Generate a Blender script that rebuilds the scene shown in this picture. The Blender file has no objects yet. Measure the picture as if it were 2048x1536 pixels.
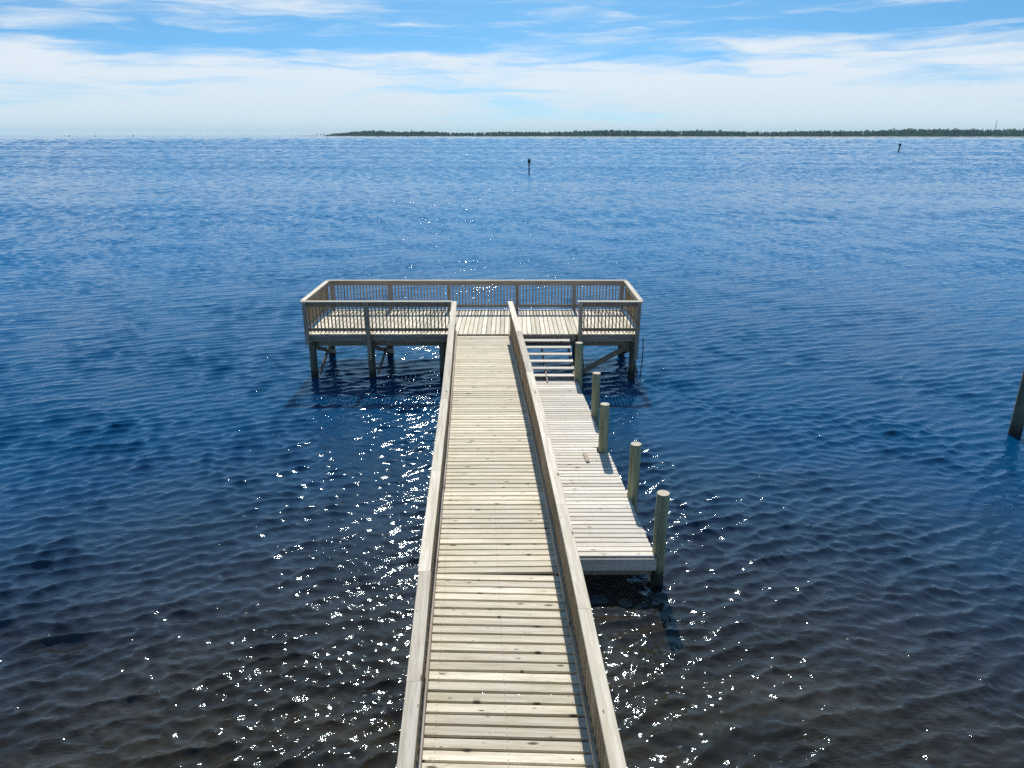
import bpy, bmesh, math, random
import numpy as np
from mathutils import Vector, Matrix
random.seed(7)
rng = np.random.default_rng(11)
R = math.radians
scene = bpy.context.scene
C = scene.collection

# ------------------------------------------------------------------ camera
cam = bpy.data.cameras.new('camera')
cam.sensor_width = 36.0
cam.lens = 36.0 * 1420 / 2048
cam.clip_start = 0.1
cam.clip_end = 40000
cam_o = bpy.data.objects.new('camera', cam)
cam_o.location = (0, 0, 7.72)
cam_o.rotation_euler = (R(90 - 19.362), 0, 0)
C.objects.link(cam_o)
scene.camera = cam_o

# ------------------------------------------------------------------ sun and sky
SUN_ELEV, SUN_AZ = R(46), R(0.2)          # azimuth clockwise from +Y
sun = bpy.data.lights.new('sun', 'SUN')
sun.energy = 5.0
sun.angle = R(0.53)
sun.color = (1.0, 0.955, 0.89)
sun_o = bpy.data.objects.new('sun', sun)
sd = Vector((math.sin(SUN_AZ) * math.cos(SUN_ELEV), math.cos(SUN_AZ) * math.cos(SUN_ELEV), math.sin(SUN_ELEV)))
sun_o.rotation_euler = sd.to_track_quat('Z', 'Y').to_euler()
sun_o.location = (0, 0, 60)
C.objects.link(sun_o)

world = bpy.data.worlds.new('World')
scene.world = world
world.use_nodes = True


class NT:
    """small helper for node trees"""
    def __init__(self, tree):
        self.t = tree
        tree.nodes.clear()

    def n(self, kind, **kw):
        nd = self.t.nodes.new(kind)
        ins = kw.pop('ins', {})
        for k, v in kw.items():
            setattr(nd, k, v)
        for k, v in ins.items():
            self.put(nd.inputs[k], v)
        return nd

    def put(self, sock, v):
        if isinstance(v, bpy.types.NodeSocket):
            self.t.links.new(v, sock)
        elif isinstance(v, bpy.types.Node):
            self.t.links.new(v.outputs[0], sock)
        else:
            sock.default_value = v

    def math(self, op, a, b=0.0, c=None, clamp=False):
        nd = self.t.nodes.new('ShaderNodeMath')
        nd.operation = op
        nd.use_clamp = clamp
        self.put(nd.inputs[0], a)
        self.put(nd.inputs[1], b)
        if c is not None:
            self.put(nd.inputs[2], c)
        return nd.outputs[0]

    def vmath(self, op, a, b=None):
        nd = self.t.nodes.new('ShaderNodeVectorMath')
        nd.operation = op
        self.put(nd.inputs[0], a)
        if b is not None:
            self.put(nd.inputs[1], b)
        return nd.outputs[0]

    def mix(self, fac, a, b, blend='MIX'):
        nd = self.t.nodes.new('ShaderNodeMix')
        nd.data_type = 'RGBA'
        nd.blend_type = blend
        self.put(nd.inputs[0], fac)
        self.put(nd.inputs[6], a)
        self.put(nd.inputs[7], b)
        return nd.outputs[2]

    def fmix(self, fac, a, b):
        return self.math('ADD', self.math('MULTIPLY', self.math('SUBTRACT', 1.0, fac), a), self.math('MULTIPLY', fac, b))

    def smooth(self, v, lo, hi):
        nd = self.t.nodes.new('ShaderNodeMapRange')
        nd.interpolation_type = 'SMOOTHSTEP'
        self.put(nd.inputs[0], v)
        nd.inputs[1].default_value = lo
        nd.inputs[2].default_value = hi
        return nd.outputs[0]

    def noise(self, vec, scale=1.0, detail=2.0, rough=0.5, dist=0.0, dim='3D'):
        nd = self.t.nodes.new('ShaderNodeTexNoise')
        nd.noise_dimensions = dim
        self.put(nd.inputs['Vector'], vec)
        nd.inputs['Scale'].default_value = scale
        nd.inputs['Detail'].default_value = detail
        nd.inputs['Roughness'].default_value = rough
        nd.inputs['Distortion'].default_value = dist
        return nd.outputs[0]

    def mapping(self, vec, loc=(0, 0, 0), rot=(0, 0, 0), scale=(1, 1, 1)):
        nd = self.t.nodes.new('ShaderNodeMapping')
        self.put(nd.inputs[0], vec)
        nd.inputs[1].default_value = loc
        nd.inputs[2].default_value = rot
        nd.inputs[3].default_value = scale
        return nd.outputs[0]


w = NT(world.node_tree)
tc = w.n('ShaderNodeTexCoord')
sep = w.n('ShaderNodeSeparateXYZ', ins={0: tc.outputs['Generated']})
dx, dy, dz = sep.outputs
zpos = w.math('MAXIMUM', dz, 0.0)
# clear sky: the blue deepens quickly above the pale band at the horizon
zz = w.math('ADD', w.math('MULTIPLY', w.math('SUBTRACT', 1.0, w.math('EXPONENT', w.math('MULTIPLY', zpos, -4.5))), 0.75), 0.03)
cmb = w.n('ShaderNodeCombineXYZ', ins={0: dx, 1: dy, 2: zz})
nrm = w.vmath('NORMALIZE', cmb.outputs[0])
sky = w.n('ShaderNodeTexSky', sky_type='NISHITA', sun_disc=False, sun_elevation=SUN_ELEV,
          sun_rotation=SUN_AZ, altitude=0.0, air_density=1.0, dust_density=0.25, ozone_density=3.0)
w.put(sky.inputs[0], nrm)
hs = w.mix(1.0, sky.outputs[0], (0.62, 1.08, 1.18, 1), 'MULTIPLY')
# cirrus: tilted wisps above, melting into a bright bank low over the bay
az = w.math('ARCTAN2', dx, dy)
el = w.math('ARCSINE', zpos)
ae = w.n('ShaderNodeCombineXYZ', ins={0: az, 1: el, 2: 0.0}).outputs[0]
warp = w.noise(w.mapping(ae, loc=(1.3, 0.4, 0), scale=(5, 30, 1)), 1.0, 4, 0.55)
aew = w.vmath('ADD', ae, w.n('ShaderNodeCombineXYZ', ins={0: w.math('MULTIPLY', warp, 0.16), 1: w.math('MULTIPLY', warp, 0.035), 2: 0.0}).outputs[0])
big = w.noise(w.mapping(aew, loc=(8.3, 5.5, 0), rot=(0, 0, R(4.0)), scale=(3.2, 26, 1)), 1.0, 3, 0.5)
fine = w.noise(w.mapping(aew, loc=(3.0, 3.0, 0), rot=(0, 0, R(6.5)), scale=(7.5, 95, 1)), 1.0, 7, 0.62)
cl = w.math('ADD', w.math('MULTIPLY', big, 0.66), w.math('MULTIPLY', fine, 0.34))
thr = w.fmix(w.smooth(el, 0.045, 0.14), 0.34, 0.522)
cm = w.smooth(w.math('SUBTRACT', cl, thr), -0.03, 0.17)
cm = w.math('MULTIPLY', cm, w.fmix(w.smooth(el, 0.25, 0.6), 0.9, 0.25))
hazeband = w.math('MULTIPLY', w.math('SUBTRACT', 1.0, w.smooth(el, 0.0, 0.09)), 0.72)
SK = 0.1
skyc = w.mix(cm, hs, (7.9, 8.5, 8.95, 1))
skyc = w.mix(hazeband, skyc, (5.9, 7.3, 8.2, 1))
bg = w.n('ShaderNodeBackground', ins={'Color': skyc, 'Strength': SK})
wo = w.n('ShaderNodeOutputWorld', ins={0: bg.outputs[0]})

vs = scene.view_settings
vs.view_transform = 'Standard'
vs.look = 'None'
vs.exposure = 0.08
vs.gamma = 1.0
vs.use_curve_mapping = False
scene.cycles.use_denoising = False
scene.cycles.max_bounces = 6
scene.cycles.sample_clamp_indirect = 4.0
scene.cycles.blur_glossy = 0.2

# ------------------------------------------------------------------ object helpers


def tag(o, label=None, cat=None, group=None, kind=None):
    if label: o['label'] = label
    if cat: o['category'] = cat
    if group: o['group'] = group
    if kind: o['kind'] = kind
    return o


def empty(name, loc=(0, 0, 0)):
    o = bpy.data.objects.new(name, None)
    o.empty_display_size = 0.3
    o.location = loc
    C.objects.link(o)
    return o


def link(name, me, mat=None, parent=None, mtx=None):
    o = bpy.data.objects.new(name, me)
    C.objects.link(o)
    if mat and not me.materials:
        me.materials.append(mat)
    if parent:
        o.parent = parent
        if parent.type == 'EMPTY' or True:
            o.matrix_parent_inverse = WM[parent.name].inverted() if parent.name in WM else Matrix.Translation(-parent.location)
    if mtx is not None:
        o.matrix_basis = mtx
        WM[o.name] = mtx.copy()
    return o


WM = {}
cache = {}


def board_mesh(L, W, T, mat, ch=0.004):
    """a plank: long axis X, width Y, thickness Z, top long edges eased"""
    key = (round(L, 3), round(W, 3), round(T, 3), mat.name)
    if key in cache: return cache[key]
    a, b = W / 2, T / 2
    prof = [(-a, -b), (a, -b), (a, b - ch), (a - ch, b), (-a + ch, b), (-a, b - ch)]
    n = len(prof)
    v = [(-L / 2, y, z) for y, z in prof] + [(L / 2, y, z) for y, z in prof]
    f = [(i, (i + 1) % n, (i + 1) % n + n, i + n) for i in range(n)]
    f = [tuple(reversed(q)) for q in f]
    f += [tuple(range(n)), tuple(reversed(range(n, 2 * n)))]
    me = bpy.data.meshes.new('plank')
    me.from_pydata(v, [], f)
    bm = bmesh.new(); bm.from_mesh(me); bmesh.ops.recalc_face_normals(bm, faces=bm.faces); bm.to_mesh(me); bm.free()
    me.materials.append(mat)
    cache[key] = me
    return me


def beam(name, p0, p1, W, T, mat, parent, up=(0, 0, 1), ext=0.0):
    """timber from p0 to p1; W is its width sideways, T its thickness along up"""
    p0, p1 = Vector(p0), Vector(p1)
    d = (p1 - p0)
    L = d.length + 2 * ext
    x = d.normalized()
    y = Vector(up).cross(x).normalized()
    z = x.cross(y)
    m = Matrix((x, y, z)).transposed().to_4x4()
    m.translation = (p0 + p1) / 2
    return link(name, board_mesh(L, W, T, mat), None, parent, m)


def pile_mesh(r, h, mat, seed, sides=20, top_chamfer=0.012):
    key = ('pile', round(r, 3), round(h, 2), mat.name, seed)
    if key in cache: return cache[key]
    rs = random.Random(seed)
    bm = bmesh.new()
    rings = []
    zs = [0, h * .2, h * .4, h * .6, h * .8, h - top_chamfer, h]
    ph = rs.random() * 6.28
    for k, z in enumerate(zs):
        rr = r * (1.07 - 0.07 * z / h) * (1.0 if k < 6 else 0.94)
        ring = []
        for i in range(sides):
            t = 2 * math.pi * i / sides
            q = rr * (1 + .018 * math.sin(2 * t + ph) + .01 * math.sin(3 * t + ph * 2 + z))
            ring.append(bm.verts.new((q * math.cos(t) + .006 * math.sin(z * 2 + ph), q * math.sin(t), z)))
        rings.append(ring)
    for a, b in zip(rings, rings[1:]):
        for i in range(sides):
            bm.faces.new((a[i], a[(i + 1) % sides], b[(i + 1) % sides], b[i]))
    for f in bm.faces: f.smooth = True
    top = bm.faces.new(rings[-1])
    bot = bm.faces.new(list(reversed(rings[0])))
    me = bpy.data.meshes.new('pile')
    bm.to_mesh(me); bm.free()
    me.materials.append(mat)
    cache[key] = me
    return me


# ------------------------------------------------------------------ materials
def new_mat(name):
    m = bpy.data.materials.new(name)
    m.use_nodes = True
    return m, NT(m.node_tree)


def wood(name, base_a, base_b, dark, knots=1.0, nails=False, rough=0.75, streak=0.5, green=0.0, tint=(0.55, 0.5, 0.36, 1)):
    m, t = new_mat(name)
    tcn = t.n('ShaderNodeTexCoord')
    oi = t.n('ShaderNodeObjectInfo')
    rnd = oi.outputs['Random']
    off = t.n('ShaderNodeCombineXYZ', ins={0: t.math('MULTIPLY', rnd, 37.0), 1: t.math('MULTIPLY', rnd, 91.0), 2: t.math('MULTIPLY', rnd, 13.0)})
    co = t.vmath('ADD', tcn.outputs['Object'], off.outputs[0])
    # knots bend the grain round them
    kv = t.mapping(co, scale=(1.9, 6.5, 0.6))
    vor = t.n('ShaderNodeTexVoronoi', voronoi_dimensions='2D', ins={'Vector': kv, 'Scale': 1.0, 'Randomness': 1.0})
    vcol = t.n('ShaderNodeSeparateColor', ins={0: vor.outputs['Color']}).outputs
    kd = t.math('MULTIPLY', vor.outputs['Distance'], t.math('ADD', 0.7, t.math('MULTIPLY', vcol[1], 2.2)))
    ksel = t.math('GREATER_THAN', t.n('ShaderNodeSeparateColor', ins={0: vor.outputs['Color']}).outputs[0], 1.0 - 0.36 * knots)
    knot = t.math('MULTIPLY', t.math('SUBTRACT', 1.0, t.smooth(kd, 0.045, 0.12)), ksel)
    halo = t.math('MULTIPLY', t.math('SUBTRACT', 1.0, t.smooth(kd, 0.06, 0.42)), ksel)
    bend = t.math('MULTIPLY', halo, 0.05)
    cob = t.vmath('ADD', co, t.n('ShaderNodeCombineXYZ', ins={0: 0.0, 1: bend, 2: 0.0}).outputs[0])
    ring = t.noise(t.mapping(cob, scale=(0.75, 17, 17)), 1.0, 3, 0.55, 0.25)
    grain = t.noise(t.mapping(cob, scale=(3.0, 150, 150)), 1.0, 2, 0.6)
    wear = t.noise(t.mapping(co, scale=(1.6, 4, 4)), 1.0, 4, 0.6)
    c = t.mix(t.smooth(ring, 0.3, 0.72), base_a, base_b)
    c = t.mix(t.math('MULTIPLY', t.smooth(grain, 0.5, 0.78), streak), c, dark)
    # every board has weathered to its own tone
    tone = t.n('ShaderNodeMapRange', ins={0: rnd, 1: 0.0, 2: 1.0, 3: 0.72, 4: 1.13})
    c = t.mix(1.0, c, t.n('ShaderNodeCombineColor', ins={0: tone.outputs[0], 1: tone.outputs[0], 2: tone.outputs[0]}).outputs[0], 'MULTIPLY')
    warm = t.math('FRACT', t.math('MULTIPLY', rnd, 17.3))
    c = t.mix(t.math('MULTIPLY', t.smooth(warm, 0.72, 1.0), 0.4), c, tint)
    c = t.mix(t.math('MULTIPLY', t.smooth(wear, 0.52, 0.72), 0.55), c, tint)
    if green:
        gm = t.noise(t.mapping(co, loc=(5, 2, 1), scale=(1.2, 2, 2)), 1.0, 3, 0.6)
        c = t.mix(t.math('MULTIPLY', t.smooth(gm, 0.5, 0.75), green), c, (0.36, 0.38, 0.2, 1))
    c = t.mix(t.math('MULTIPLY', halo, 0.3), c, tint)
    c = t.mix(t.math('MULTIPLY', knot, 0.9), c, (0.05, 0.037, 0.025, 1))
    # drying cracks along the grain
    crk = t.noise(t.mapping(cob, loc=(3, 8, 2), scale=(0.9, 46, 46)), 1.0, 3, 0.6)
    c = t.mix(t.math('MULTIPLY', t.smooth(crk, 0.66, 0.74), 0.65), c, dark)
    if nails:
        ob = t.n('ShaderNodeSeparateXYZ', ins={0: tcn.outputs['Object']}).outputs
        ax = t.math('ABSOLUTE', ob[0]); ay = t.math('ABSOLUTE', t.math('SUBTRACT', t.math('ABSOLUTE', ob[1]), 0.042))
        d1 = t.math('MINIMUM', ax, t.math('ABSOLUTE', t.math('SUBTRACT', ax, 0.80)))
        rd = t.math('SQRT', t.math('ADD', t.math('MULTIPLY', d1, d1), t.math('MULTIPLY', ay, ay)))
        c = t.mix(t.math('MULTIPLY', t.math('SUBTRACT', 1.0, t.smooth(rd, 0.004, 0.009)), 0.8), c, (0.06, 0.045, 0.035, 1))
    h = t.math('ADD', t.math('MULTIPLY', grain, 0.5), t.math('MULTIPLY', ring, 0.6))
    h = t.math('SUBTRACT', h, t.math('MULTIPLY', knot, 0.5))
    bp = t.n('ShaderNodeBump', ins={'Strength': 0.5, 'Distance': 0.004, 'Height': h})
    p = t.n('ShaderNodeBsdfPrincipled', ins={'Base Color': c, 'Roughness': rough, 'Normal': bp.outputs[0]})
    p.inputs['Specular IOR Level'].default_value = 0.25
    t.n('ShaderNodeOutputMaterial', ins={0: p.outputs[0]})
    return m


M_deck = wood('weathered_deck', (0.84, 0.755, 0.605, 1), (0.63, 0.54, 0.40, 1), (0.33, 0.27, 0.19, 1), 1.7, True, streak=0.85, green=0.35)
M_rail = wood('weathered_rail', (0.48, 0.405, 0.325, 1), (0.33, 0.265, 0.20, 1), (0.18, 0.135, 0.095, 1), 0.6, tint=(0.32, 0.235, 0.15, 1))
M_bal = wood('tan_baluster', (0.54, 0.405, 0.26, 1), (0.38, 0.27, 0.165, 1), (0.17, 0.115, 0.07, 1), 0.3, tint=(0.36, 0.25, 0.13, 1))
M_cap = wood('weathered_cap', (0.76, 0.685, 0.565, 1), (0.53, 0.455, 0.345, 1), (0.27, 0.215, 0.155, 1), 1.0, streak=0.85)
M_dock = wood('bleached_dock', (0.79, 0.735, 0.65, 1), (0.62, 0.56, 0.47, 1), (0.4, 0.34, 0.27, 1), 1.2, True, streak=0.8)
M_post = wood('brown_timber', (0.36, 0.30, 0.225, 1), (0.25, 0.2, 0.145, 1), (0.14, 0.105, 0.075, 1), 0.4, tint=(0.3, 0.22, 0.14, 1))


def pile_material(name, ca, cb):
    """treated round timber; the tidal zone is dark and fouled with growth"""
    m, t = new_mat(name)
    tcn = t.n('ShaderNodeTexCoord')
    geo = t.n('ShaderNodeNewGeometry')
    oi = t.n('ShaderNodeObjectInfo')
    wz = t.n('ShaderNodeSeparateXYZ', ins={0: geo.outputs['Position']}).outputs[2]
    co = t.vmath('ADD', tcn.outputs['Object'], t.n('ShaderNodeCombineXYZ', ins={0: t.math('MULTIPLY', oi.outputs['Random'], 50.0)}).outputs[0])
    st = t.noise(t.mapping(co, scale=(26, 26, 1.3)), 1.0, 4, 0.6)
    bl = t.noise(t.mapping(co, scale=(5, 5, 2)), 1.0, 4, 0.6)
    c = t.mix(t.smooth(st, 0.3, 0.7), ca, cb)
    c = t.mix(t.math('MULTIPLY', t.smooth(bl, 0.52, 0.72), 0.4), c, (0.30, 0.25, 0.17, 1))
    chk = t.noise(t.mapping(co, loc=(3, 1, 7), scale=(38, 38, 0.9)), 1.0, 3, 0.6)
    c = t.mix(t.math('MULTIPLY', t.smooth(chk, 0.62, 0.70), 0.8), c, (0.05, 0.05, 0.035, 1))
    nz = t.n('ShaderNodeSeparateXYZ', ins={0: geo.outputs['Normal']}).outputs[2]
    endg = t.noise(t.mapping(co, scale=(16, 16, 1)), 1.0, 4, 0.7)
    endc = t.mix(endg, (0.34, 0.28, 0.19, 1), (0.62, 0.55, 0.43, 1))
    c = t.mix(t.smooth(nz, 0.6, 0.9), c, endc)
    foul = t.math('SUBTRACT', 1.0, t.smooth(t.math('ADD', wz, t.math('MULTIPLY', bl, 0.3)), 0.3, 0.62))
    c = t.mix(t.math('MULTIPLY', foul, 0.95), c, (0.018, 0.02, 0.016, 1))
    bp = t.n('ShaderNodeBump', ins={'Strength': 0.6, 'Distance': 0.012, 'Height': t.math('ADD', st, t.math('MULTIPLY', t.math('MULTIPLY', bl, foul), 2.0))})
    p = t.n('ShaderNodeBsdfPrincipled', ins={'Base Color': c, 'Roughness': 0.75, 'Normal': bp.outputs[0]})
    t.n('ShaderNodeOutputMaterial', ins={0: p.outputs[0]})
    return m


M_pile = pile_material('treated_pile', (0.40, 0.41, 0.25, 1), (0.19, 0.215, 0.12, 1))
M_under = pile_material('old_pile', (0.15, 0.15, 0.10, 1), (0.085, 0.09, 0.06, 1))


def plain(name, col, rough=0.7, scale=8.0, var=0.35, metal=0.0):
    m, t = new_mat(name)
    tcn = t.n('ShaderNodeTexCoord')
    nz = t.noise(tcn.outputs['Object'], scale, 4, 0.6)
    c2 = tuple(x * (1 - var) for x in col[:3]) + (1,)
    p = t.n('ShaderNodeBsdfPrincipled', ins={'Base Color': t.mix(nz, col, c2), 'Roughness': rough, 'Metallic': metal})
    t.n('ShaderNodeOutputMaterial', ins={0: p.outputs[0]})
    return m


# ------------------------------------------------------------------ water
CREST = R(21)          # crests run a little away from the pier to the right


def build_water():
    half = R(51)
    nd_, nc_ = 520, 56
    ang = np.concatenate([np.linspace(-half, half, nd_, endpoint=False), np.linspace(half, 2 * math.pi - half, nc_, endpoint=False)])
    na = len(ang)
    rad = [0.4, 1.2, 2.2, 3.2]
    r = 4.0
    while r < 3000:
        rad.append(r); r *= 1.0042 if (r < 8 or r > 700) else 1.0027
    while r < 9000:
        rad.append(r); r *= 1.035
    rad = np.array(rad); nr = len(rad)
    A, RR = np.meshgrid(ang, rad)
    X = (RR * np.sin(A)).astype(np.float32).ravel(); Y = (RR * np.cos(A)).astype(np.float32).ravel()
    Rf = RR.ravel().astype(np.float32); Af = A.ravel()
    dx_ = np.zeros_like(X); dy_ = np.zeros_like(X); Z = np.zeros_like(X)
    infront = (Af < half) & (Rf < 3000)
    idx = np.nonzero(infront)[0]
    x, y, rr = X[idx], Y[idx], Rf[idx]
    # wind patches: the chop comes in groups
    grp = np.ones_like(x)
    for k in range(9):
        a_ = rng.uniform(0, 6.28); L = rng.uniform(3.0, 11.0)
        grp += 0.13 * np.sin((x * math.cos(a_) + y * math.sin(a_)) * 2 * math.pi / L + rng.uniform(0, 6.28))
    grp = np.clip(grp, 0.35, 1.6)
    # wind lanes out on the bay: rougher and calmer stripes
    lane = np.ones_like(x)
    for k in range(14):
        L = math.exp(rng.uniform(math.log(25), math.log(300))); a_ = R(rng.normal(86, 4))
        lane += 0.09 * np.sin((x * math.cos(a_) + y * math.sin(a_)) * 2 * math.pi / L + rng.uniform(0, 6.28)) * np.clip(rr / 60, 0, 1)
    lane = np.clip(lane, 0.55, 1.5)
    sp = np.where((rr < 8) | (rr > 700), .0042, .0027).astype(np.float32) * rr
    zz_ = np.zeros_like(x); ddx = np.zeros_like(x); ddy = np.zeros_like(x)
    # (shortest, longest wave, count, slope, spread of heading, distance where the band sets in)
    bands = [(1.0, 2.0, 12, 0.018, 13, 0),
             (0.56, 1.0, 20, 0.035, 15, 0), (0.34, 0.56, 40, 0.18, 14, 0), (0.22, 0.34, 48, 0.175, 26, 0), (0.12, 0.22, 48, 0.15, 50, 0)]
    bands = [b_ + (False,) for b_ in bands] + [(0.25, 80, 320, 0.38, 34, 0, True)]
    for lo, hi, n, slope, spread, start, sliding in bands:
        for k in range(n):
            lam = math.exp(rng.uniform(math.log(lo), math.log(hi)))
            kk = 2 * math.pi / lam
            th = CREST + math.pi / 2 + R(rng.normal(0, spread))
            cx, cy = math.cos(th), math.sin(th)
            s = slope * math.sqrt(2.0 / n) * rng.uniform(0.7, 1.3)
            fade = np.clip((lam / (sp * 4.0) - 0.8) / 0.7, 0, 1)
            if sliding:      # open water: longer waves take over as the distance grows
                q_ = lam / sp
                fade = np.clip((q_ - 2.0) / 0.5, 0, 1) * np.clip((6.5 - q_) / 2.0, 0, 1) * np.clip((rr - 22) / 40, 0, 1) * lane * np.clip(1.25 - rr / 2000, .3, 1)
            sel = np.nonzero(fade > 0)[0]
            amp = (s / kk) * fade[sel] * (grp[sel] if lam < 1.0 else 1.0)
            ph = kk * (x[sel] * cx + y[sel] * cy) + rng.uniform(0, 6.28)
            sn, cs = np.sin(ph), np.cos(ph)
            zz_[sel] += amp * sn
            q = 0.85 if 0.3 < lam < 1.3 else 0.6
            ddx[sel] += q * amp * cx * cs; ddy[sel] += q * amp * cy * cs
    edge = np.clip((half - np.abs(Af[idx])) / R(4), 0, 1).astype(np.float32) * np.clip((rr - 3.2) / 1.5, 0, 1)
    X[idx] += ddx * edge; Y[idx] += ddy * edge; Z[idx] = zz_ * edge
    co = np.stack([X, Y, Z], 1).astype(np.float32)
    co = np.vstack([co, [[0, 0, 0]]]).astype(np.float32)
    i = np.arange(nr - 1)[:, None] * na; j = np.arange(na)[None, :]; j2 = (j + 1) % na
    quads = np.stack([i + j, i + na + j, i + na + j2, i + j2], -1).reshape(-1, 4)
    quads = quads[:, ::-1]
    tri = np.stack([np.full(na, nr * na), (np.arange(na) + 1) % na, np.arange(na)], 1)[:, ::-1]
    # normals must point up: clockwise angle from +Y, so check below
    me = bpy.data.meshes.new('water')
    nq, ntr = len(quads), len(tri)
    me.vertices.add(len(co)); me.vertices.foreach_set('co', co.ravel())
    loops = np.concatenate([quads.ravel(), tri.ravel()]).astype(np.int32)
    me.loops.add(len(loops)); me.loops.foreach_set('vertex_index', loops)
    starts = np.concatenate([np.arange(nq) * 4, nq * 4 + np.arange(ntr) * 3]).astype(np.int32)
    me.polygons.add(nq + ntr); me.polygons.foreach_set('loop_start', starts)
    me.polygons.foreach_set('use_smooth', np.ones(nq + ntr, dtype=bool))
    me.update(calc_edges=True)
    if me.polygons[5].normal.z < 0:
        me.flip_normals()
    return me


def water_material():
    m, t = new_mat('bay_water')
    geo = t.n('ShaderNodeNewGeometry')
    pos = geo.outputs['Position']
    flat = t.n('ShaderNodeVectorMath', operation='MULTIPLY', ins={0: pos, 1: (1, 1, 0)}).outputs[0]
    ln = t.n('ShaderNodeVectorMath', operation='LENGTH', ins={0: flat}).outputs['Value']
    rot = t.mapping(flat, rot=(0, 0, -CREST))
    # ripples too small for the mesh, then whole waves farther out where the mesh is coarse
    n1 = t.noise(t.mapping(rot, scale=(4.5, 11, 1)), 1.0, 2, 0.55, 0.4, '2D')
    n2 = t.noise(t.mapping(flat, rot=(0, 0, R(38)), scale=(5, 17, 1)), 1.0, 2, 0.5, 0.3, '2D')
    n3 = t.noise(t.mapping(rot, loc=(7, 3, 0), scale=(1.3, 3.0, 1)), 1.0, 2, 0.5, 0.5, '2D')
    n4 = t.noise(t.mapping(rot, loc=(17, 9, 0), scale=(0.22, 0.6, 1)), 1.0, 3, 0.6, 0.4, '2D')
    n5 = t.noise(t.mapping(flat, loc=(4, 8, 0), rot=(0, 0, R(-48)), scale=(4, 12, 1)), 1.0, 2, 0.5, 0.3, '2D')
    cat = t.noise(t.mapping(rot, loc=(1, 6, 0), scale=(0.5, 0.9, 1)), 1.0, 2, 0.5, 0.3, '2D')
    cat = t.n('ShaderNodeMapRange', ins={0: cat, 1: 0.35, 2: 0.65, 3: 0.5, 4: 1.5}).outputs[0]
    n6 = t.noise(t.mapping(rot, loc=(2, 5, 0), scale=(20, 36, 1)), 1.0, 1, 0.5, 0.2, '2D')
    patch = t.noise(t.mapping(flat, scale=(0.012, 0.05, 1)), 1.0, 3, 0.6, 0.6, '2D')
    slick = t.n('ShaderNodeMapRange', ins={0: patch, 1: 0.38, 2: 0.6, 3: 0.55, 4: 1.1})
    h = t.math('ADD', t.math('MULTIPLY', n1, 0.0065), t.math('ADD', t.math('MULTIPLY', n2, 0.0055), t.math('ADD', t.math('MULTIPLY', n5, 0.0055), t.math('MULTIPLY', n6, 0.0022))))
    h = t.math('MULTIPLY', h, cat)
    far1 = t.smooth(ln, 30, 80)
    far2 = t.smooth(ln, 1500, 4000)
    h = t.math('ADD', h, t.math('MULTIPLY', t.math('MULTIPLY', n3, far1), 0.042))
    h = t.math('ADD', h, t.math('MULTIPLY', t.math('MULTIPLY', n4, far2), 0.30))
    h = t.math('MULTIPLY', h, t.fmix(far1, 1.0, slick.outputs[0]))
    bp = t.n('ShaderNodeBump', ins={'Strength': 1.0, 'Distance': 1.0, 'Height': h})
    # tea-brown shallows over the flat by the pier, bluer water beyond with sky reflection painted into its base colour
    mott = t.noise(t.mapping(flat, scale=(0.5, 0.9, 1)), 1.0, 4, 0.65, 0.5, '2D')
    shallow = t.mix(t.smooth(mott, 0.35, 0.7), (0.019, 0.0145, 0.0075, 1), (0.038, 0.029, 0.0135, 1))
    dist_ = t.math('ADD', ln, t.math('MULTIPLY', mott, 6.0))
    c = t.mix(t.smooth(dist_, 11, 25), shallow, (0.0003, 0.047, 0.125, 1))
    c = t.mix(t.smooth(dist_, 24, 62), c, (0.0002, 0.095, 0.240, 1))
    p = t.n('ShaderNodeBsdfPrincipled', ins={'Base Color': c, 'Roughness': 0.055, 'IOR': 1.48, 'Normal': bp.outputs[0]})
    p.inputs['Specular Tint'].default_value = (0.72, 0.92, 1.0, 1)
    t.n('ShaderNodeOutputMaterial', ins={0: p.outputs[0]})
    return m


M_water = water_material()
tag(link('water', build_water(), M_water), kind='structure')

# ------------------------------------------------------------------ far shore
# shoreline (x, y) metres, from the sandy tip to past the right edge of the view
SHORE = [(-1010, 3560), (-900, 3380), (-760, 3160), (-560, 2900), (-260, 2680), (120, 2560), (520, 2460), (900, 2380), (1300, 2360), (1750, 2330), (2300, 2300), (3200, 2240)]


def shore_pt(s):
    s = max(0.0, min(len(SHORE) - 1.001, s))
    i = int(s); f = s - i
    return SHORE[i][0] * (1 - f) + SHORE[i + 1][0] * f, SHORE[i][1] * (1 - f) + SHORE[i + 1][1] * f


def build_shore():
    rows = []
    n = 160
    rs = random.Random(3)
    for k in range(n + 1):
        s = k / n * (len(SHORE) - 1)
        x, y = shore_pt(s)
        wdt = 30 + 770 * min(1, max(0, (s - 0.3) / 2.2))
        j = rs.uniform(-9, 9)
        rows.append([(x + j, y + j - 14, -0.4), (x + j, y + 8 + j, 0.6 + rs.random() * .5), (x + j * .5, y + 24, 1.6 + rs.random() * .7),
                     (x, y + 24 + wdt * .5, 2.6), (x + 20, y + 40 + wdt, -0.5)])
    v = [p for r_ in rows for p in r_]
    f = []
    for a in range(n):
        for b in range(4):
            i = a * 5 + b
            f.append((i, i + 1, i + 6, i + 5))
    me = bpy.data.meshes.new('shore')
    me.from_pydata(v, [], f)
    bm = bmesh.new(); bm.from_mesh(me); bmesh.ops.recalc_face_normals(bm, faces=bm.faces)
    if sum(q.normal.z for q in bm.faces) < 0: bmesh.ops.reverse_faces(bm, faces=bm.faces)
    bm.to_mesh(me); bm.free()
    return me


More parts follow.
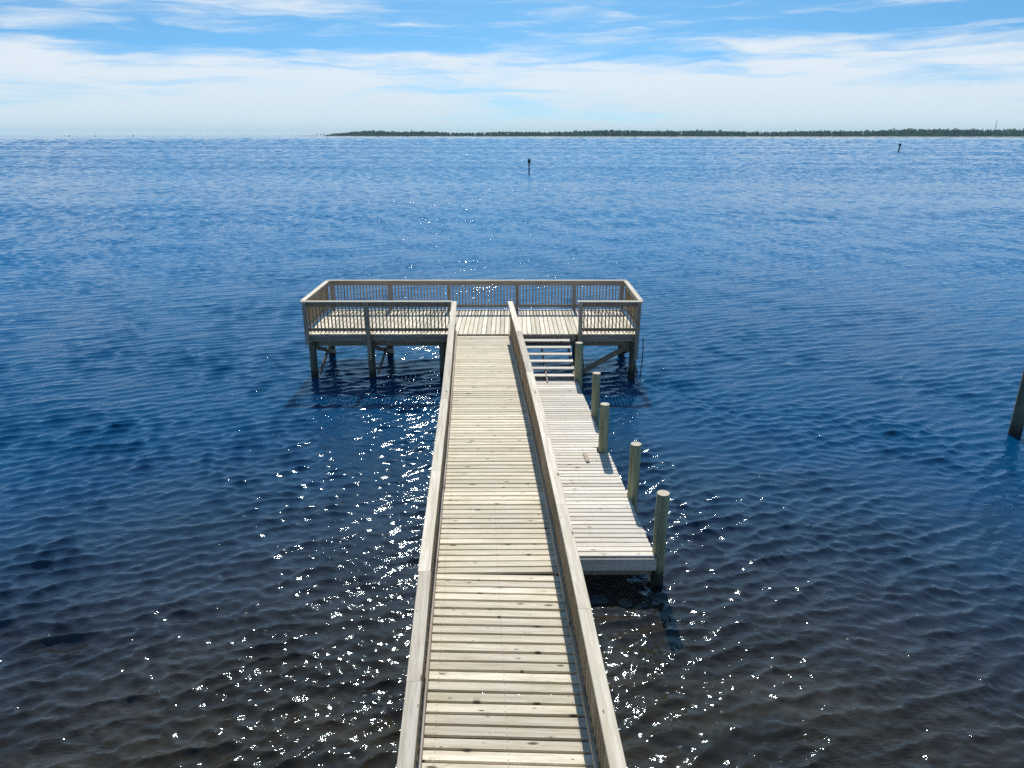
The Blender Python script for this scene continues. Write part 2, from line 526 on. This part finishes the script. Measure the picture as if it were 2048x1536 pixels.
def shore_material():
    m, t = new_mat('sand_and_marsh')
    geo = t.n('ShaderNodeNewGeometry')
    z = t.n('ShaderNodeSeparateXYZ', ins={0: geo.outputs['Position']}).outputs[2]
    nz = t.noise(geo.outputs['Position'], 0.02, 4, 0.6)
    zz_ = t.math('ADD', z, t.math('MULTIPLY', t.math('SUBTRACT', nz, 0.5), 4.0))
    c = t.mix(t.smooth(zz_, 0.3, 1.6), (0.45, 0.40, 0.31, 1), (0.10, 0.10, 0.05, 1))
    p = t.n('ShaderNodeBsdfPrincipled', ins={'Base Color': c, 'Roughness': 0.9})
    t.n('ShaderNodeOutputMaterial', ins={0: p.outputs[0]})
    return m


tag(link('shore', build_shore(), shore_material()), kind='structure')


def leaf_material():
    m, t = new_mat('pine_foliage')
    geo = t.n('ShaderNodeNewGeometry')
    a = t.noise(geo.outputs['Position'], 0.06, 3, 0.6)
    ri = geo.outputs['Random Per Island']
    c = t.mix(a, (0.035, 0.085, 0.045, 1), (0.06, 0.12, 0.05, 1))
    c = t.mix(t.math('MULTIPLY', ri, 0.5), c, (0.085, 0.11, 0.045, 1))
    p = t.n('ShaderNodeBsdfPrincipled', ins={'Base Color': c, 'Roughness': 0.85})
    tr = t.n('ShaderNodeBsdfTranslucent', ins={'Color': c})
    ms = t.n('ShaderNodeMixShader', ins={0: 0.45, 1: p.outputs[0], 2: tr.outputs[0]})
    t.n('ShaderNodeOutputMaterial', ins={0: ms.outputs[0]})
    return m


M_leaf = leaf_material()
M_bark = plain('pine_bark', (0.12, 0.09, 0.065, 1), 0.9)


def crown_quads(cx, cy, cz, rx, rz, n, size, g):
    """leaf clumps scattered through an ellipsoid"""
    d = g.normal(size=(n, 3)); d /= np.linalg.norm(d, axis=1)[:, None]
    rr = g.uniform(0.3, 1.0, (n, 1)) ** 0.5
    c = d * rr * np.array([rx, rx, rz]) + np.array([cx, cy, cz])
    u = g.normal(size=(n, 3)); u /= np.linalg.norm(u, axis=1)[:, None]
    v = np.cross(u, g.normal(size=(n, 3))); v /= np.linalg.norm(v, axis=1)[:, None]
    s = (size * g.uniform(0.6, 1.3, (n, 1)))
    return np.stack([c - u * s, c + v * s * .7, c + u * s, c - v * s * .7], 1)


def quads_mesh(name, q):
    me = bpy.data.meshes.new(name)
    n = len(q)
    me.vertices.add(n * 4); me.vertices.foreach_set('co', q.astype(np.float32).ravel())
    me.loops.add(n * 4); me.loops.foreach_set('vertex_index', np.arange(n * 4, dtype=np.int32))
    me.polygons.add(n); me.polygons.foreach_set('loop_start', np.arange(n, dtype=np.int32) * 4)
    me.update(calc_edges=True)
    return me


def build_forest():
    g = np.random.default_rng(5)
    out = []
    for k in range(5200):
        s = 1.7 + (len(SHORE) - 2.7) * g.random()
        x, y = shore_pt(s)
        rowd = g.random() ** 1.5
        depth = 26 + rowd * 320 * min(1, (s - 1.2) / 1.5)
        y += depth; x += g.uniform(-15, 15)
        ramp = min(1.0, 0.25 + (s - 1.6) / 1.2)
        swell = 1 + 0.16 * math.sin(s * 2.3 + 1) + 0.10 * math.sin(s * 7.1) + 0.28 * max(0, (s - 5) / 4)
        h = g.uniform(12.5, 16.5) * ramp * swell
        if g.random() < 0.06: h *= 1.2
        if rowd < 0.10: h *= 0.45
        h = max(h, 4.0)
        out.append(crown_quads(x, y, 2 + h * 0.76, h * 0.21, h * 0.24, 14, h * 0.12, g))
        out.append(crown_quads(x, y, 2 + h * 0.28, h * 0.30, h * 0.30, 12, h * 0.19, g))
    return quads_mesh('forest', np.concatenate(out))


tag(link('forest', build_forest(), M_leaf), 'dense dark green pine forest along the far shore', kind='stuff')


def tip_tree(s, back, h, label, lean=0.0):
    x, y = shore_pt(s); y += back
    root = empty('pine_tree', (x, y, 1.2)); WM[root.name] = Matrix.Translation(root.location)
    tag(root, label, 'tree', 'lone trees on the sandy point')
    bm = bmesh.new()
    for a, b, r0, r1 in (((0, 0, 0), (lean * .5, 0, h * .5), .45, .33), ((lean * .5, 0, h * .5), (lean, 0, h * .85), .33, .15),
                         ((lean * .4, 0, h * .45), (lean * .4 + h * .16, .5, h * .66), .2, .1), ((lean * .5, 0, h * .52), (lean * .5 - h * .17, -.4, h * .72), .2, .1)):
        ra = [bm.verts.new((a[0] + r0 * math.cos(t * 1.05), a[1] + r0 * math.sin(t * 1.05), a[2])) for t in range(6)]
        rb = [bm.verts.new((b[0] + r1 * math.cos(t * 1.05), b[1] + r1 * math.sin(t * 1.05), b[2])) for t in range(6)]
        for t in range(6):
            bm.faces.new((ra[t], ra[(t + 1) % 6], rb[(t + 1) % 6], rb[t]))
    me = bpy.data.meshes.new('trunk'); bm.to_mesh(me); bm.free()
    mt = Matrix.Translation(root.location)
    link('trunk', me, M_bark, root, mt)
    g = np.random.default_rng(int(s * 100))
    q = [crown_quads(lean, 0, h * .82, h * .22, h * .17, 60, h * .07, g),
         crown_quads(lean * .5 + h * .17, .5, h * .68, h * .15, h * .09, 30, h * .06, g),
         crown_quads(lean * .5 - h * .18, -.4, h * .73, h * .15, h * .09, 30, h * .06, g)]
    link('crown', quads_mesh('crown', np.concatenate(q)), M_leaf, root, mt)


tip_tree(1.06, 20, 7, 'smallest and leftmost lone tree on the sandy point')
tip_tree(1.22, 24, 12, 'tall thin lone tree near the tip of the sandy point', 1.0)
tip_tree(1.42, 26, 9, 'low lone tree on the sandy point next to the forest edge', -1.0)
tip_tree(1.55, 22, 11, 'lone tree on the sandy point closest to the forest', 0.6)


def radio_mast():
    x, y = 1640, 2560
    root = empty('radio_mast', (x, y, 2)); WM[root.name] = Matrix.Translation(root.location)
    tag(root, 'thin grey lattice radio mast rising above the far forest', 'mast')
    m = plain('galvanised_steel', (0.22, 0.24, 0.26, 1), 0.5)
    H = 52
    for k in range(3):
        t0 = k * 2.094
        beam('mast_leg', (x + 1.3 * math.cos(t0), y + 1.3 * math.sin(t0), 2), (x + .8 * math.cos(t0), y + .8 * math.sin(t0), H), .35, .35, m, root, up=(0, 1, 0))
    for j in range(16):
        z = 4 + j * 3
        for k in range(3):
            a, b = k * 2.094, (k + 1) * 2.094
            beam('lattice_bar', (x + 1.1 * math.cos(a), y + 1.1 * math.sin(a), z), (x + 1.1 * math.cos(b), y + 1.1 * math.sin(b), z + 3), .14, .14, m, root, up=(0.1, 1, 0))
    beam('antenna', (x, y, H), (x, y, H + 5), .3, .3, m, root, up=(0, 1, 0))


radio_mast()

# ------------------------------------------------------------------ fishing platform
PX0, PX1, PY0, PY1, PZ = -6.74, 4.14, 22.47, 25.90, 1.56
RAIL_Z = 2.66


def world_root(name, loc):
    o = empty(name, loc); WM[o.name] = Matrix.Translation(Vector(loc)); return o


plat = world_root('fishing_platform', ((PX0 + PX1) / 2, (PY0 + PY1) / 2, 0))
tag(plat, 'weathered wooden fishing platform with railings at the far end of the pier', 'platform')

pitch = 0.151
nb = int((PX1 - PX0 + 0.02) / pitch)
for k in range(nb):
    x = PX0 + 0.07 + k * pitch
    m = Matrix.Translation((x + random.uniform(-.002, .002), (PY0 + PY1) / 2 + random.uniform(-.006, .006), PZ - .019 + random.uniform(-.002, .002))) @ Matrix.Rotation(R(90) + R(random.uniform(-.12, .12)), 4, 'Z')
    link('plank', board_mesh(PY1 - PY0 + .04, .136, .038, M_deck), None, plat, m)
# rim joists and joists
zj = PZ - .04
for (a, b) in (((PX0, PY0, zj - .11), (PX1, PY0, zj - .11)), ((PX0, PY1, zj - .11), (PX1, PY1, zj - .11))):
    for s0, s1 in ((0, .4), (.4, .76), (.76, 1)):
        pa = Vector(a).lerp(Vector(b), s0); pb = Vector(a).lerp(Vector(b), s1)
        beam('rim_joist', pa, pb, .038, .2, M_rail, plat)
for k in range(1, 7):
    y = PY0 + (PY1 - PY0) * k / 7
    beam('joist', (PX0 + .03, y, zj - .1), (PX1 - .03, y, zj - .1), .038, .19, M_post, plat)
for x in (PX0, PX1):
    beam('rim_joist', (x, PY0 + .025, zj - .11), (x, PY1 - .025, zj - .11), .038, .2, M_rail, plat)

FRONT = [PX0 + .12, -4.68, -2.3, .2, 2.22, PX1 - .12]
BACK = [PX0 + .1, -4.5, -2.35, .2, 2.35, PX1 - .1]
PILE_F, PILE_B = PY0 + .16, PY1 - .75
for x in FRONT:
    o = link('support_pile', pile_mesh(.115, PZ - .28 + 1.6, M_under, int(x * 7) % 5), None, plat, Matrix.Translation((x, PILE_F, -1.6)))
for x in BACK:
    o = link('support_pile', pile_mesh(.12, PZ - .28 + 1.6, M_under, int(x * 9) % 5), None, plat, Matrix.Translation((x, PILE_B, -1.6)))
for y in (PILE_F + .14, PILE_B - .15):
    beam('cap_beam', (PX0 + .05, y, PZ - .37), (PX1 - .05, y, PZ - .37), .06, .22, M_post, plat)
# cross braces
for xf, xb in zip(FRONT, BACK):
    if xf in (FRONT[2], FRONT[3]): continue
    off = .13
    beam('cross_brace', (xf + off, PILE_F, 1.05), (xb + off, PILE_B, .15), .038, .14, M_post, plat, up=(0, .4, 1))
    beam('cross_brace', (xf + off + .05, PILE_F, .15), (xb + off + .05, PILE_B, 1.05), .038, .14, M_post, plat, up=(0, -.4, 1))
beam('cross_brace', (2.25, PILE_F + .13, .1), (4.02, PILE_F + .13, 1.15), .05, .17, M_post, plat, up=(-.5, 0, 1))
beam('cross_brace', (2.35, PILE_B - .2, .35), (3.4, PILE_B - .2, 1.18), .05, .15, M_post, plat, up=(-.5, 0, 1))


def railing(parent, a, b, posts, zdeck=PZ, ztop=RAIL_Z, n_out=(0, -1), post_low=1.25, bal=.119, post_w=.125, cap_ext=(.07, .07), long_posts=()):
    """straight platform railing from a to b in plan; n_out points away from the deck"""
    a, b = Vector((a[0], a[1], 0)), Vector((b[0], b[1], 0))
    d = (b - a).normalized(); n = Vector((n_out[0], n_out[1], 0))
    L = (b - a).length
    top = beam('railing', a + n * .0 + Vector((0, 0, ztop - .038 - .075)), b + Vector((0, 0, ztop - .038 - .075)), .038, .145, M_rail, parent, ext=-.02)
    beam('cap_board', a - d * cap_ext[0] + n * .03 + Vector((0, 0, ztop - .017)), b + d * cap_ext[1] + n * .03 + Vector((0, 0, ztop - .017)), .15, .038, M_cap, top)
    beam('bottom_rail', a + Vector((0, 0, zdeck + .15)), b + Vector((0, 0, zdeck + .15)), .038, .10, M_rail, top, ext=-.02)
    for i, p in enumerate(posts):
        q = a + d * p + n * (.04 + post_w / 2 - .015)
        low = long_posts[i] if i < len(long_posts) else post_low
        beam('post', q + Vector((0, 0, low)), q + Vector((0, 0, ztop - .042)), post_w, post_w, M_rail, top, up=(0, 1, 0))
    nbal = int(L / bal)
    for k in range(nbal + 1):
        s = (k + .5) / (nbal + 1) * L
        if any(abs(s - p) < .085 for p in posts): continue
        q = a + d * s + n * .04
        jit = random.uniform(-.004, .004)
        o = beam('baluster', q + d * jit + Vector((0, 0, zdeck + .06)), q + Vector((0, 0, ztop - .045)), .036, .036, M_bal, top, up=(0, 1, 0))
    return top


railing(plat, (PX0, PY1), (PX1, PY1), [.06, 2.2, 4.4, 6.93, 9.05, PX1 - PX0 - .06], n_out=(0, 1))
railing(plat, (PX0, PY0 + .06), (PX0, PY1 - .06), [], n_out=(-1, 0), cap_ext=(-.03, -.03))
railing(plat, (PX1, PY0 + .06), (PX1, PY1 - .06), [], n_out=(1, 0), cap_ext=(-.03, -.03))
railing(plat, (PX0, PY0), (-1.98, PY0), [.06, 2.06], n_out=(0, -1), post_low=1.2, cap_ext=(.07, .05), long_posts=(1.22, .72))
railing(plat, (2.16, PY0), (PX1, PY0), [.06, PX1 - 2.16 - .06], n_out=(0, -1), post_low=1.2, cap_ext=(.06, .07), long_posts=(1.05, .72))

# ------------------------------------------------------------------ walkway
ZP = [(2.0, .58), (4.0, .78), (6.1, 1.0), (8.8, 1.24), (11.7, 1.36), (13.7, 1.42), (18, 1.48), (22.45, 1.535)]


def zdeck(y):
    return float(np.interp(y, [p[0] for p in ZP], [p[1] for p in ZP]))


LEFT = [(2.0, -.885), (5.15, -1.03), (9.77, -1.243), (13.9, -1.41), (22.42, -1.85)]
RIGHT = [(2.0, 1.20), (5.15, 1.035), (9.77, .76), (13.9, .53), (22.42, -.055)]


def edge(poly, y):
    return float(np.interp(y, [p[0] for p in poly], [p[1] for p in poly]))


walk = world_root('pier_walkway', (0, 12, 0))
tag(walk, 'long weathered plank walkway with railings leading out to the platform', 'walkway')
y = 2.1
BEND = 9.43
while y < 22.38:
    if y < 9.0: pt = .1655
    else: pt = .155
    xl, xr = edge(LEFT, y) + .03, edge(RIGHT, y) - .01
    skew = -.030 if y < BEND else .004
    if BEND <= y < BEND + .35: skew = .012
    cx = (xl + xr) / 2
    L = xr - xl
    sl = (zdeck(y + .1) - zdeck(y - .1)) / .2
    bw = .130 if y < 9.4 else .127
    base = board_mesh(1.9, bw, .038, M_deck)
    m = (Matrix.Translation((cx + random.uniform(-.004, .004), y + random.uniform(-.004, .004), zdeck(y) - .019 + random.uniform(-.002, .002)))
         @ Matrix.Rotation(math.atan(skew) + R(random.uniform(-.22, .22)), 4, 'Z') @ Matrix.Rotation(math.atan(sl) + R(random.uniform(-.5, .5)), 4, 'X')
         @ Matrix.Diagonal((L / 1.9, 1, 1, 1)))
    link('plank', base, None, walk, m)
    y += pt + (0.035 if BEND - pt <= y < BEND else 0)

brk = [2.0, 4.4, 7.0, 9.6, 12.1, 14.6, 17.1, 19.6, 22.4]


def P(poly, y, dz, off=0.0):
    return Vector((edge(poly, y) + off, y, zdeck(y) + dz))


for a, b in zip(brk, brk[1:]):
    for poly, s in ((LEFT, 1), (RIGHT, -1)):
        beam('stringer', P(poly, a, -.16, s * .10), P(poly, b, -.16, s * .10), .045, .23, M_rail, walk)
    beam('stringer', (P(LEFT, a, -.16) + P(RIGHT, a, -.16)) / 2, (P(LEFT, b, -.16) + P(RIGHT, b, -.16)) / 2, .045, .23, M_post, walk)
for a in brk[:-1]:
    a += .25
    for poly, s in ((LEFT, 1), (RIGHT, -1)):
        p = P(poly, a, 0, s * .28)
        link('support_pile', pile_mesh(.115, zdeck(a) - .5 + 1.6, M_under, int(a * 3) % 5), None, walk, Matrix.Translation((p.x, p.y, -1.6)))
    beam('cap_beam', P(LEFT, a, -.385, .05), P(RIGHT, a, -.385, -.05), .09, .2, M_post, walk)


def walk_rail(poly, side, joints):
    """side +1: the deck lies to the right of this rail"""
    H = 1.06
    ztop = lambda y: zdeck(y) + np.interp(y, [2, 9, 22.4], [1.04, 1.05, 1.13])
    tops = []
    for a, b in zip(brk, brk[1:]):
        pa, pb = P(poly, a, ztop(a) - zdeck(a) - .115, -side * .005), P(poly, b, ztop(b) - zdeck(b) - .115, -side * .005)
        t_ = beam('railing', pa, pb, .038, .14, M_rail, walk)
        tops.append((a, b, t_))
    first = tops[0][2]
    pick = lambda y: next((t_ for a, b, t_ in tops if a <= y <= b), first)
    for a, b in zip(joints, joints[1:]):
        n = max(1, int((b - a) / 2.2))
        ja, jb = random.uniform(-.008, .008), random.uniform(-.008, .008)
        pa = Vector((edge(poly, a) + ja, a + .002, ztop(a) - .019)); pb = Vector((edge(poly, b) + jb, b - .002, ztop(b) - .019))
        beam('cap_board', pa, pb, .165, .038, M_cap, pick((a + b) / 2))
    off = side * .045
    for a, b in zip(brk, brk[1:]):
        j = random.uniform(-.006, .006)
        beam('bottom_rail', P(poly, a, .12, off + j), P(poly, b, .12, off - j), .038, .09, M_rail, pick((a + b) / 2))
    for a in brk:
        a = min(max(a, 2.1), 22.33)
        beam('post', P(poly, a, -.28, -side * .03), P(poly, a, ztop(a) - zdeck(a) - .042, -side * .03), .09, .09, M_rail, pick(a), up=(0, 1, 0))
    y = 2.2
    while y < 22.3:
        q = P(poly, y, 0, side * .002)
        if all(abs(y - b) > .06 for b in brk):
            jx = random.uniform(-.004, .004)
            beam('baluster', q + Vector((jx, 0, -.1)), Vector((q.x, y, ztop(y) - .19)), .036, .036, M_bal, pick(y), up=(0, 1, 0))
        y += .148


walk_rail(LEFT, 1, [2.0, 3.9, 6.27, 8.1, 10.8, 13.9, 17.0, 20.2, 22.42])
walk_rail(RIGHT, -1, [2.0, 5.0, 7.4, 9.72, 12.8, 15.6, 19.0, 22.42])

# ------------------------------------------------------------------ stairs down to the boat dock
DZ = .64
dock_edge = lambda y: 2.0 + (20.06 - y) * .0604
stairs = world_root('staircase', (1.1, 21.3, 0))
tag(stairs, 'open wooden steps from the platform down to the low boat dock', 'stairs')
rise, n = (PZ - DZ) / 7, 7
for k in range(1, 7):
    z = PZ - k * rise
    yy = PY0 - .08 - (k - .5) * .315
    xl = edge(RIGHT, yy) + .09
    xr = 1.86 + (PY0 - yy) * .045
    for q in (-.072, .072):
        beam('tread', (xl, yy + q, z - .019), (xr + random.uniform(-.01, .01), yy + q, z - .019), .136, .038, M_dock, stairs)
ya, yb = PY0 - .03, PY0 - .08 - 7 * .315 + .1
for f in (.0, .5, 1.0):
    xa = (edge(RIGHT, ya) + .13) * (1 - f) + 1.82 * f
    xb = (edge(RIGHT, yb) + .13) * (1 - f) + (1.92) * f
    beam('stringer', (xa, ya, PZ - .30), (xb, yb, DZ - .06), .04, .2, M_rail, stairs)

# ------------------------------------------------------------------ boat dock
dock = world_root('boat_dock', (1.5, 15.5, 0))
tag(dock, 'low bleached plank boat dock running alongside the right of the walkway', 'dock')
y = 10.98
DOCK_Y1 = PY0 - .08 - 6.1 * .315
NOTCH = [(15.37, 2.02)]
while y < DOCK_Y1 + .3:
    xl = edge(RIGHT, y) + .09
    xr = dock_edge(y)
    for ny, nx in NOTCH:
        if abs(y - ny) < .15: xr = nx
    L = xr - xl
    m = Matrix.Translation(((xl + xr) / 2 + random.uniform(-.006, .006), y + random.uniform(-.003, .003), DZ - .019 + random.uniform(-.002, .002))) @ Matrix.Rotation(R(random.uniform(-.25, .25)), 4, 'Z') @ Matrix.Rotation(R(random.uniform(-.4, .4)), 4, 'X') @ Matrix.Diagonal((L / 1.8, 1, 1, 1))
    link('plank', board_mesh(1.8, .129, .038, M_dock), None, dock, m)
    y += .1555
beam('fascia_board', (edge(RIGHT, 10.9) + .05, 10.885, DZ - .155), (dock_edge(10.9) + .02, 10.885, DZ - .155), .04, .235, M_dock, dock)
beam('fascia_board', (edge(RIGHT, 10.9) + .05, 10.93, DZ - .33), (dock_edge(10.9) - .05, 10.93, DZ - .33), .045, .12, M_post, dock)
for a, b in ((10.92, 13.0), (13.0, 15.2), (15.55, 17.5), (17.5, 20.3)):
    beam('rim_joist', (dock_edge(a) - .03, a, DZ - .14), (dock_edge(b) - .03, b, DZ - .14), .04, .19, M_rail, dock)
for f in (.12, .5):
    for a, b in ((10.92, 15.2), (15.2, 20.3)):
        xa = edge(RIGHT, a) + .1 + (dock_edge(a) - edge(RIGHT, a)) * f; xb = edge(RIGHT, b) + .1 + (dock_edge(b) - edge(RIGHT, b)) * f
        beam('joist', (xa, a, DZ - .14), (xb, b, DZ - .14), .04, .19, M_post, dock)

# mooring piles along the dock edge
PILES = [(2.64, 11.04, 1.83, .115, 'nearest mooring pile, at the near corner of the low boat dock'),
         (2.50, 13.12, 1.83, .112, 'second nearest mooring pile on the right edge of the boat dock'),
         (2.155, 15.37, 1.83, .108, 'third mooring pile, set into the planks of the boat dock and shading them'),
         (2.22, 17.63, 1.83, .108, 'fourth mooring pile, between the middle of the boat dock and the steps'),
         (2.02, 20.5, 1.83, .112, 'farthest mooring pile, beside the foot of the wooden steps')]
for i, (x, y, zt, r_, lab) in enumerate(PILES):
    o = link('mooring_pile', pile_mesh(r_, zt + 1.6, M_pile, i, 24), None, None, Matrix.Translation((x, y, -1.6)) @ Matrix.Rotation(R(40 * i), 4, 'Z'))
    tag(o, lab, 'piling', 'round green treated piles of the boat dock')
o = link('lone_pile', pile_mesh(.15, 5.4, M_under, 3, 24), None, None, Matrix.Translation((13.72, 17.8, -1.6)) @ Matrix.Rotation(R(-.6), 4, 'Y'))
tag(o, 'dark lone pile standing in open water at the right edge', 'piling')

o = beam('wood_offcut', (1.735, 14.72, DZ + .021), (1.70, 15.20, DZ + .021), .085, .036, M_rail, None)
tag(o, 'short loose wooden offcut lying across the boat dock planks', 'board')

# rope hanging from the right front corner of the platform
bm = bmesh.new()
prev = None
for k in range(13):
    f = k / 12
    c = (4.29 + .025 * math.sin(f * 5), PY0 - .05 + .02 * math.sin(f * 7), 1.45 - f * 1.6)
    ring = [bm.verts.new((c[0] + .016 * math.cos(t * 1.047), c[1] + .016 * math.sin(t * 1.047), c[2])) for t in range(6)]
    if prev:
        for t in range(6): bm.faces.new((prev[t], prev[(t + 1) % 6], ring[(t + 1) % 6], ring[t]))
    prev = ring
me = bpy.data.meshes.new('rope'); bm.to_mesh(me); bm.free()
o = link('hanging_rope', me, plain('dark_rope', (0.05, 0.045, 0.04, 1), .9, 60), None, Matrix.Identity(4))
tag(o, 'dark rope hanging from the right front corner of the platform', 'rope')

# ------------------------------------------------------------------ channel markers
M_sign = plain('marker_board', (0.03, 0.06, 0.05, 1), .6, 3)


def marker(x, y, h, bw, bh, label, lean=0.0, pr=.14):
    root = world_root('channel_marker', (x, y, 0))
    tag(root, label, 'marker', 'channel markers out on the bay')
    mt = Matrix.Translation((x, y, -1.6)) @ Matrix.Rotation(lean, 4, 'Y')
    link('post', pile_mesh(pr, h + 1.6, M_under, 1, 12), None, root, mt)
    top = mt @ Vector((0, 0, h + 1.6 - bh * .5))
    for s in (-1, 1):
        beam('sign_board', (top.x - bw / 2, top.y + s * (pr + .03), top.z + .1), (top.x + bw / 2, top.y + s * (pr + .03), top.z + .1), .03, bh, M_sign, root)


marker(3.76, 163.6, 2.5, .62, .85, 'small dark marker post with a square board straight out from the platform')
marker(181, 350, 3.6, 0.95, 0.9, 'leaning dark marker post with board in front of the right-hand shore', R(4), .3)
marker(-1530, 2600, 5, 3.4, 2.6, 'tiny dark marker on the left horizon, leftmost of three specks', 0, .9)
marker(-1430, 2580, 4.2, 2.6, 2, 'tiny dark marker on the left horizon, middle of three specks', 0, .7)
marker(-1290, 2560, 5, 3.4, 2.6, 'tiny dark marker on the left horizon, rightmost of three specks', 0, .9)

# ------------------------------------------------------------------ haze over the bay
bm = bmesh.new()
bmesh.ops.create_cube(bm, size=1.0)
me = bpy.data.meshes.new('haze'); bm.to_mesh(me); bm.free()
hm = bpy.data.materials.new('thin_sea_haze'); hm.use_nodes = True
ht = NT(hm.node_tree)
pv_ = ht.n('ShaderNodeVolumePrincipled', ins={'Color': (0.5, 0.8, 1.0, 1), 'Density': 0.000055, 'Anisotropy': 0.0})
ho = ht.n('ShaderNodeOutputMaterial'); hm.node_tree.links.new(pv_.outputs[0], ho.inputs['Volume'])
o = link('haze', me, hm, None, Matrix.Translation((0, 0, 31.0)) @ Matrix.Diagonal((19000, 19000, 68, 1)))
tag(o, kind='stuff')
